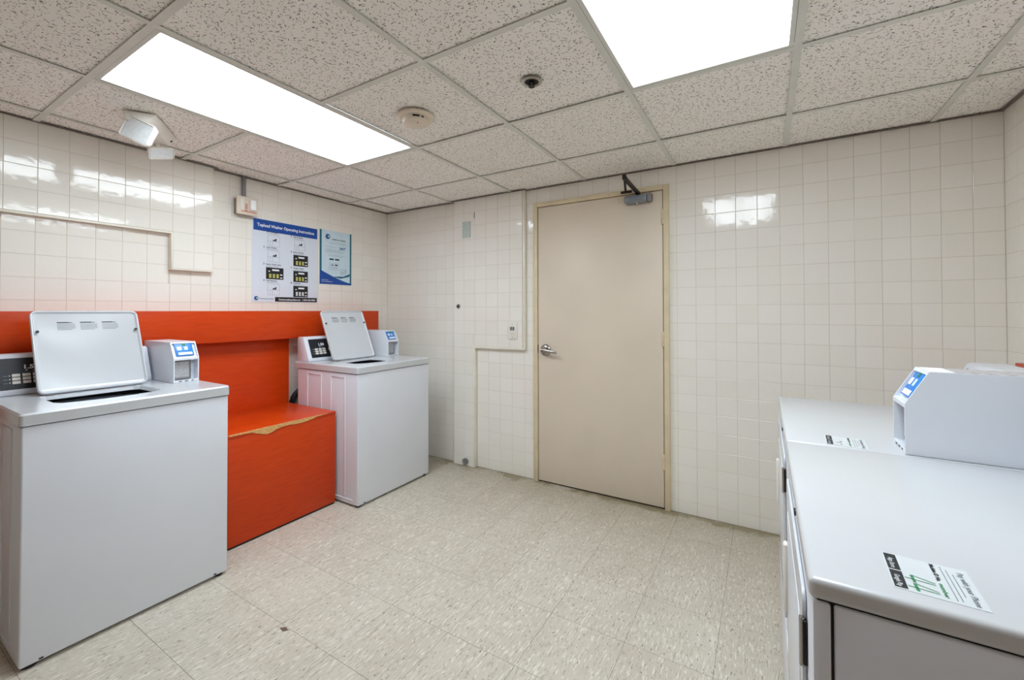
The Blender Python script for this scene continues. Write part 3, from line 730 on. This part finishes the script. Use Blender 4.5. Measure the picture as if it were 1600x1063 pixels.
prism('bare_edge', M['wood'], [(ys(y), z) for y, z in edge], 'x', 0.2895, 0.2912, bn)
prism('bare_top_edge', M['wood'], [(0.2835, ys(1.182)), (0.2908, ys(1.182)), (0.2908, ys(1.75)), (0.288, ys(1.68)), (0.285, ys(1.5)), (0.282, ys(1.38)), (0.2845, ys(1.25))], 'z', 0.6166, 0.6174, bn)
vr = box('orange_shelf', M['orange'], 0.865, XR-0.001, 0.2, 2.50, 0.955, 1.075, 0.0015); tag(vr, 'orange laminate boxed rail on the right wall behind the dryers', 'rail cover')
hs = tube('power_cord', M['black'], [(-3.02, 1.876, 0.40), (-3.025, 1.885, 0.60), (-3.0, 1.905, 0.68), (-2.99, 1.97, 0.80), (-3.01, 2.05, 0.92)], 0.011); tag(hs, 'black power cord rising behind the far washer beside the orange panel', 'cord')
hs = tube('drain_hose', M['black'], [(-3.085, 1.895, 0.30), (-3.083, 1.90, 0.56), (-3.07, 1.915, 0.65), (-3.06, 1.99, 0.71), (-3.06, 2.1, 0.74)], 0.015); tag(hs, 'thick black drain hose low behind the far washer', 'hose')

# ------------------------------------------------------------------ laundry machines
# local frame of a machine: x to its right (seen from the front), y towards its back, z up; front face at y = 0
def loop_faces(bm, a, b):
    n = len(a)
    for i in range(n): bm.faces.new((a[i], a[(i+1) % n], b[(i+1) % n], b[i]))
def coin_box(parent, x0, x1, a0, aback, zb):
    cb = empty('coin_box', (x0, a0, zb)); cb.parent = parent
    W = x1-x0; D = aback-a0; KN, TP, BK = 0.124, 0.206, 0.045
    poly = [(0, 0), (D, 0), (D, TP), (BK, TP), (0, KN)]
    bm = bmesh.new()
    prism('s', None, poly, 'x', 0, 0.0045, bm=bm); prism('s', None, poly, 'x', W-0.0045, W, bm=bm)
    prism('t', None, [(BK, TP-0.004), (D, TP-0.004), (D, TP), (BK, TP)], 'x', 0.0045, W-0.0045, bm=bm)
    prism('b', None, [(D-0.004, 0), (D, 0), (D, TP-0.004), (D-0.004, TP-0.004)], 'x', 0.0045, W-0.0045, bm=bm)
    prism('k', None, [(0, KN-0.010), (0.022, KN-0.006), (0.022, KN+0.002), (0.003, KN+0.003), (0, KN)], 'x', 0.0045, W-0.0045, bm=bm)
    prism('l', None, [(0, 0), (0.05, 0), (0.05, 0.003), (0.003, 0.013), (0, 0.013)], 'x', 0.0045, W-0.0045, bm=bm)
    prism('u', None, [(BK-0.004, TP-0.008), (BK+0.01, TP-0.008), (BK+0.01, TP-0.001), (BK-0.001, TP-0.001)], 'x', 0.0045, W-0.0045, bm=bm)
    link('shell', finish(bm, False), M['coin'], cb)
    # sloped face set back behind the rim
    nx, nz = -(TP-KN), BK; L = math.hypot(nx, nz); nx, nz = nx/L, nz/L
    off = 0.010
    a = Vector((0.002-nx*off, KN+0.002-nz*off)); b = Vector((BK-nx*off, TP-0.002-nz*off))
    prism('sloped_face', M['coin'], [(a.x, a.y), (b.x, b.y), (b.x+0.004, b.y-0.002), (a.x+0.004, a.y-0.002)], 'x', 0.0045, W-0.0045, cb)
    lab = empty('card_reader', (0.5*(a.x+b.x)*0, 0, 0)); lab.parent = cb
    def sl(t_, o_): v = a.lerp(b, t_); return (v.x+nx*o_, v.y+nz*o_)
    p0, p1 = sl(0.16, 0.0), sl(0.97, 0.0); p2, p3 = sl(0.97, 0.008), sl(0.16, 0.008)
    prism('blue_label', M['blue2'], [p0, p1, p2, p3], 'x', 0.017, W-0.017, lab, bev=0.001)
    p0, p1 = sl(0.2, 0.0083), sl(0.36, 0.0083); p2, p3 = sl(0.36, 0.0090), sl(0.2, 0.0090)
    prism('display_strip', M['whiteprint'], [p0, p1, p2, p3], 'x', 0.026, W-0.024, lab)
    p0, p1 = sl(0.50, 0.0083), sl(0.72, 0.0083); p2, p3 = sl(0.72, 0.0090), sl(0.50, 0.0090)
    prism('card_mark', M['whiteprint'], [p0, p1, p2, p3], 'x', 0.024, 0.044, lab)
    prism('arrow_mark', M['paper2'], [p0, p1, p2, p3], 'x', 0.056, 0.072, lab)
    p0, p1 = sl(0.78, 0.0083), sl(0.92, 0.0083); p2, p3 = sl(0.92, 0.0090), sl(0.78, 0.0090)
    prism('green_mark', M['green'], [p0, p1, p2, p3], 'x', 0.050, 0.064, lab)
    # coin return opening: grey screen at the back left, clear cavity at the right
    box('return_screen', M['grey'], 0.0046, W*0.74, 0.020, 0.024, 0.014, KN-0.010, 0, cb)
    box('screen_inset', M['screen'], 0.012, W*0.66, 0.018, 0.0200, 0.024, KN-0.020, 0, cb)
    box('cavity_wall', M['coin'], W*0.74, W-0.0046, 0.045, 0.049, 0.003, KN-0.006, 0, cb)
    box('cavity_side', M['coin'], W*0.74-0.002, W*0.74+0.001, 0.020, 0.047, 0.003, KN-0.008, 0, cb)
    quads('lip_marks', M['ink'], [(0.022, 0.036, 0.004, 0.008), (0.048, 0.064, 0.004, 0.008), (0.078, 0.088, 0.004, 0.008)], -0.0005, cb)
    return cb
def console(parent, x0, x1, a0, a1, aback, zb, zt, lettering=True):
    """sloped control console: front foot at a0, top front edge at a1"""
    poly = [(a0, zb), (aback, zb), (aback, zt-0.012), (aback-0.01, zt), (a1+0.006, zt), (a1-0.004, zt-0.005), (a0, zb+0.020)]
    c = empty('console', (x0, 0, 0)); c.parent = parent
    prism('console_body', M['white'], poly, 'x', 0, x1-x0, c, bev=0.004)
    # black control panel lying on the slope
    p = Vector((a0, zb+0.020)); q_ = Vector((a1-0.004, zt-0.005)); d = (q_-p).normalized(); n = Vector((-d.y, d.x))
    if n.x > 0: n = -n
    L = (q_-p).length
    ang = math.atan2(d.x, d.y)            # lean back from vertical
    cp = empty('control_panel', (0.030, p.x+n.x*0.0008, p.y+n.y*0.0008)); cp.parent = c; cp.rotation_euler = (-ang, 0, 0)
    Wp = 0.385
    if not lettering: Wp = 0.40
    # facing -y, z along the slope
    bm = bmesh.new(); bm_box(bm, 0, Wp, -0.0015, 0.002, 0.006, L-0.016, 0.0008, 1); link('panel_face', finish(bm), M['black'], cp)
    bt = []
    for cc, bx in enumerate((0.036, 0.067, 0.098)):
        for rr in range(3): bt.append((bx, bx+0.024, 0.030+0.0165*rr, 0.0425+0.0165*rr))
    for b in bt: quads('button', M['plastic'], [b], -0.0030, cp, 0.0015)
    for q4 in [(0.027, 0.0305, 0.034+0.0165*k, 0.0375+0.0165*k) for k in range(3)] + [(0.0785, 0.083, 0.089, 0.0935)]: quads('indicator', M['whiteprint'], [q4], -0.0022, cp, 0.0006)
    for q4 in [(0.010, 0.023, 0.034+0.0165*k, 0.0365+0.0165*k) for k in range(3)] + [(0.072, 0.09, 0.083, 0.0855), (0.098, 0.108, 0.083, 0.087)]: quads('small_lettering', M['greyprint'], [q4], -0.0020, cp)
    text('display', '1.50', M['whiteprint'], 0.074, 0.097, -0.0024, 0.026, cp, width=0.044, bold=0.0009)
    for k in range(2): cyl('dial', M['plastic'], (0.17+0.10*k, -0.0015, 0.065), (0, -1, 0), 0.022, 0.010, cp, 20)
    return c
def washer(origin, label, coin_a):
    t = empty('washing_machine', origin, PI/2); tag(t, label, 'washing machine', 'top-load washers along the left wall')
    W, D = 0.680, 0.690
    box('cabinet', M['white'], 0.0, W, 0.0, 0.655, 0.014, 0.874, 0.007, t, 3)
    box('back_panel', M['white'], 0.01, W-0.01, 0.6552, 0.662, 0.03, 0.86, 0.0, t)
    for x in (0.03, W-0.03):
        for y in (0.03, 0.62): lathe('foot', M['black'], [(0, 0), (0.020, 0), (0.020, 0.008), (0.010, 0.014), (0, 0.014)], (x, y, 0), t, 12)
    for y0, y1 in ((0.124, 0.281), (0.375, 0.543)):
        boxes('side_rib', M['white'], [(-0.003, 0.001, y0, y0+0.012, 0.065, 0.852), (-0.003, 0.001, y1-0.012, y1, 0.065, 0.852), (-0.003, 0.001, y0+0.012, y1-0.012, 0.840, 0.852)], t, 0.001)
        boxes('side_rib', M['white'], [(W-0.001, W+0.003, y0, y0+0.012, 0.065, 0.852), (W-0.001, W+0.003, y1-0.012, y1, 0.065, 0.852), (W-0.001, W+0.003, y0+0.012, y1-0.012, 0.840, 0.852)], t, 0.001)
    box('side_ledge', M['white'], -0.003, 0.001, 0.05, 0.62, 0.040, 0.048, 0.001, t)
    for x in (0.055, W-0.055): quads('toe_clip', M['ink'], [(x-0.006, x+0.006, 0.020, 0.026)], -0.0006, t)
    # top deck with its D-shaped opening
    ZT, ZB = 0.922, 0.877
    bm = bmesh.new()
    o_in = rrect(-0.001, W+0.001, 0.001, D-0.006, 0.010, 4); o_out = rrect(-0.006, W+0.006, -0.005, D, 0.014, 4)
    hole = []
    xa, xb, yb = 0.130, 0.456, 0.415
    for i in range(17):
        t_ = i/16; x = xa+(xb-xa)*t_; y = 0.142-0.034*math.sin(PI*t_)**0.8; hole.append((x, y))
    hole += [(xb+0.012, 0.18), (xb+0.014, 0.26), (xb+0.010, yb-0.02), (xb-0.01, yb), (xa+0.01, yb), (xa-0.010, yb-0.02), (xa-0.014, 0.26), (xa-0.012, 0.18)]
    vi = [bm.verts.new((x, y, ZT)) for x, y in o_in]; vo = [bm.verts.new((x, y, ZT-0.007)) for x, y in o_out]; vb = [bm.verts.new((x, y, ZB)) for x, y in o_out]
    hcx, hcy = 0.29, 0.28
    vh = [bm.verts.new((x, y, ZT)) for x, y in hole]
    vh2 = [bm.verts.new((x+(hcx-x)*0.02, y+(hcy-y)*0.02, ZT-0.005)) for x, y in hole]; vh3 = [bm.verts.new((x+(hcx-x)*0.03, y+(hcy-y)*0.03, ZT-0.020)) for x, y in hole]
    es = [bm.edges.new((vi[i], vi[(i+1) % len(vi)])) for i in range(len(vi))] + [bm.edges.new((vh[i], vh[(i+1) % len(vh)])) for i in range(len(vh))]
    bmesh.ops.triangle_fill(bm, edges=es, use_beauty=True)
    loop_faces(bm, vo, vi); loop_faces(bm, vb, vo); loop_faces(bm, vh, vh2); loop_faces(bm, vh2, vh3)
    link('top_deck', finish(bm, True, 30), M['white2'], t)
    box('deck_gap', M['dark'], 0.006, W-0.006, 0.006, 0.65, 0.866, 0.880, 0, t) if False else None
    bm = bmesh.new()
    n = 36; rg = []
    for r_, z in ((0.245, 0.893), (0.245, 0.60), (0.0, 0.60)):
        rg.append([bm.verts.new((0.29+max(r_, 0.001)*math.cos(2*PI*k/n), 0.285+max(r_, 0.001)*math.sin(2*PI*k/n), z)) for k in range(n)])
    loop_faces(bm, rg[0], rg[1]); loop_faces(bm, rg[1], rg[2])
    link('tub', finish(bm), M['dark'], t)
    lathe('agitator', M['dark'], [(0.05, 0.60), (0.045, 0.72), (0.032, 0.82), (0.0, 0.835)], (0.29, 0.285, 0), t, 20)
    # open lid leaning back on its hinge
    ld = empty('lid', (0.1185, 0.412, 0.927)); ld.parent = t; ld.rotation_euler = (-math.atan2(0.160, 0.362), 0, 0)
    LW, LH, RR = 0.382, 0.396, 0.026
    bm = bmesh.new()
    def ring(ins, y, r_): return [bm.verts.new((x, y, z)) for x, z in rrect(ins, LW-ins, ins, LH-ins, max(0.004, r_-ins), 6)]
    seq = [ring(0.012, 0.014, RR), ring(0.002, 0.010, RR), ring(0.0, 0.004, RR), ring(0.0, -0.008, RR), ring(0.003, -0.011, RR), ring(0.007, -0.010, RR), ring(0.010, -0.002, RR), ring(0.013, 0.0, RR)]
    bm.faces.new(seq[0])
    for a, b in zip(seq, seq[1:]): loop_faces(bm, a, b)
    bm.faces.new(seq[-1][::-1])
    link('lid_panel', finish(bm, True, 60), M['white2'], ld)
    for x in (0.018, LW-0.018): cyl('bumper', M['ink'], (x, -0.010, LH-0.105), (0, -1, 0), 0.006, 0.005, ld, 12)
    # three columns of small warning print
    q = []
    for c_ in range(3):
        x0 = 0.085+0.078*c_; q.append((x0, x0+0.052, LH-0.060, LH-0.056))
        for k in range(5): q.append((x0, x0+0.060-0.01*(k == 4), LH-0.068-0.0065*k, LH-0.0660-0.0065*k))
    quads('warning_print', M['greyprint'], q, -0.0006, ld)
    for c_ in range(3): quads('warning_heading', M['ink'], [(0.085+0.078*c_, 0.125+0.078*c_, LH-0.0585, LH-0.055)], -0.0009, ld)
    for x in (0.040, LW-0.040): box('hinge', M['grey'], x-0.014, x+0.014, 0.0, 0.012, -0.006, 0.008, 0.002, ld)
    console(t, 0.004, 0.556, 0.532, 0.598, 0.664, 0.923, 1.101)
    coin_box(t, 0.566, 0.678, coin_a, 0.664, 0.923)
    quads('deck_print', M['greyprint'], [(0.59, 0.64, 0.0, 0.001)], 0, t) if False else None
    me = text_mesh('lift to load', 0.010)
    for v in me.vertices: v.co = Vector((v.co.x+0.600, v.co.y+0.16, ZT+0.0006))
    link('deck_lettering', me, M['greyprint'], t)
    return t
washer((-2.280, 0.404, 0), 'white top-load washing machine with open lid, nearest at the left edge', 0.300)
washer((-2.282, 1.862, 0), 'white top-load washing machine with open lid, in the far corner past the orange bench', 0.330)

def dryer(origin, W, label, sticker_x):
    t = empty('dryer', origin, -PI/2); tag(t, label, 'dryer', 'dryers along the right wall')
    D = 0.690
    # front frame and side body separated by a dark groove
    box('front_frame', M['white'], 0.0, W, 0.004, 0.0245, 0.02, 0.9005, 0.004, t, 2)
    box('cabinet', M['white'], 0.0, W, 0.0275, D, 0.02, 0.9005, 0.003, t, 2)
    box('seam', M['dark'], 0.004, W-0.004, 0.010, D-0.01, 0.03, 0.9030, 0, t)
    for x in (0.04, W-0.04):
        for y in (0.05, D-0.05): lathe('foot', M['black'], [(0, 0), (0.02, 0), (0.02, 0.010), (0.011, 0.021), (0, 0.021)], (x, y, 0), t, 12)
    bm = bmesh.new(); bm_box(bm, -0.001, W+0.001, 0.0, D+0.002, 0.9018, 0.930, 0.008, 4); link('top', finish(bm, True, 60), M['white3'], t)
    dr = empty('door', (0.085, 0.004, 0.380)); dr.parent = t
    bm = bmesh.new(); prism('d', None, rrect(0, W-0.170, 0, 0.480, 0.02, 4), 'y', -0.0065, -0.001, bm=bm, bev=0.002); link('door_panel', finish(bm), M['white2'], dr)
    bm = bmesh.new(); prism('d', None, rrect(0.05, W-0.22, 0.06, 0.42, 0.03, 4), 'y', -0.0075, -0.0055, bm=bm, bev=0.0006); link('door_inner_panel', finish(bm), M['white'], dr)
    bm = bmesh.new(); bm_box(bm, 0.022, 0.046, -0.016, -0.005, 0.155, 0.325, 0.005, 3); link('door_handle', finish(bm), M['plastic'], dr)
    for z in (0.410, 0.098):
        hg = box('hinge', M['darkmetal'], W-0.172, W-0.160, -0.0065, 0.0, z-0.033, z+0.033, 0.002, dr)
        cyl('hinge_pin', M['steel'], (W-0.166, -0.007, z-0.036), (0, 0, 1), 0.004, 0.072, dr, 12)
    box('lower_panel', M['white'], 0.012, W-0.012, 0.0, 0.0045, 0.04, 0.34, 0.002, t)
    box('door_switch', M['ink'], W*0.5-0.01, W*0.5+0.01, 0.001, 0.0045, 0.872, 0.880, 0, t)
    console(t, 0.004, 0.566, 0.490, 0.560, 0.664, 0.931, 1.105)
    cb = coin_box(t, 0.576, 0.686, 0.249, 0.664, 0.931)
    box('striped_top_strip', M['stripe'], 0.010, 0.102, 0.092, 0.400, 0.2062, 0.2068, 0, cb)  # thin strip on the coin box top, coloured with grey diagonal bands
    box('white_top_strip', M['whiteprint'], 0.010, 0.102, 0.050, 0.092, 0.2062, 0.2068, 0, cb)
    # payment sticker lying on the top, reading from the front of the machine
    st = empty('sticker', (sticker_x, 0.0975, 0.9302)); st.parent = t
    st.rotation_euler = (0, 0, R(-3)); SW, SH = 0.096, 0.088
    def flat(name, mat, rects, z):
        bm = bmesh.new()
        for a, b, c, d in rects: bm_box(bm, a, b, c, d, z, z+0.0003)
        return link(name, finish(bm, False), mat, st)
    flat('sticker_sheet', M['sheet'], [(0, SW, 0, SH)], 0)
    flat('store_badges', M['ink'], [(0.002, 0.046, 0.002, 0.015), (0.049, 0.093, 0.002, 0.015)], 0.0003)
    def ft(name, s, mat, x, y, size, width, z=0.0006, bold=0.0):
        me = text_mesh(s, size, bold); xs = [v.co.x for v in me.vertices]; k = width/(max(xs)-min(xs))
        for v in me.vertices: v.co = Vector(((v.co.x-min(xs))*k+x, v.co.y+y, z))
        return link(name, me, mat, st)
    ft('badge_lettering', 'App Store', M['whiteprint'], 0.014, 0.0055, 0.008, 0.029, 0.0008)
    ft('badge_lettering', 'Google Play', M['whiteprint'], 0.061, 0.0055, 0.008, 0.030, 0.0008)
    ft('heading_lettering', 'Pay with your Phone', M['greyprint'], 0.012, 0.076, 0.009, 0.080, bold=0.0002)
    ft('id_lettering', 'Machine ID No.', M['ink'], 0.004, 0.050, 0.0065, 0.046, bold=0.0003)
    ft('id_lettering', 'number', M['green'], 0.056, 0.050, 0.0065, 0.034, bold=0.0002)
    flat('small_print', M['greyprint'], [(0.006, 0.090, 0.060, 0.0609), (0.012, 0.088, 0.065, 0.0659), (0.02, 0.075, 0.070, 0.0709)], 0.0003)
    if W < 0.694: flat('small_marks', M['ink'], [(0.052, 0.056, 0.03, 0.036), (0.066, 0.068, 0.022, 0.034), (0.08, 0.083, 0.03, 0.035)], 0.0003)
    # number written by hand in green marker
    def stroke(bm, p, q, wd=0.0014):
        p, q = Vector(p), Vector(q); d = (q-p).normalized(); n = Vector((-d.y, d.x))*wd/2
        vs = [bm.verts.new((v.x, v.y, 0.0007)) for v in (p-n, q-n, q+n, p+n)]; bm.faces.new(vs)
    for k in range(2 if W > 0.694 else 0):
        bm = bmesh.new(); x = 0.052+0.021*k
        stroke(bm, (x+0.008, 0.046), (x, 0.024)); stroke(bm, (x, 0.024), (x+0.018, 0.025), 0.0034)
        stroke(bm, (x+0.012, 0.046), (x+0.010, 0.016))
        link('handwritten_digit', finish(bm, False), M['green'], st)
    return t
# near dryer first (its number is legible), far dryer behind it
dryer((0.048, 1.389, 0), 0.695, 'white dryer nearest the viewer, handwritten green number on its top sticker', 0.569)
dryer((0.048, 2.085, 0), 0.690, 'white dryer farther back, blue-labelled coin box standing on its near side', 0.583)
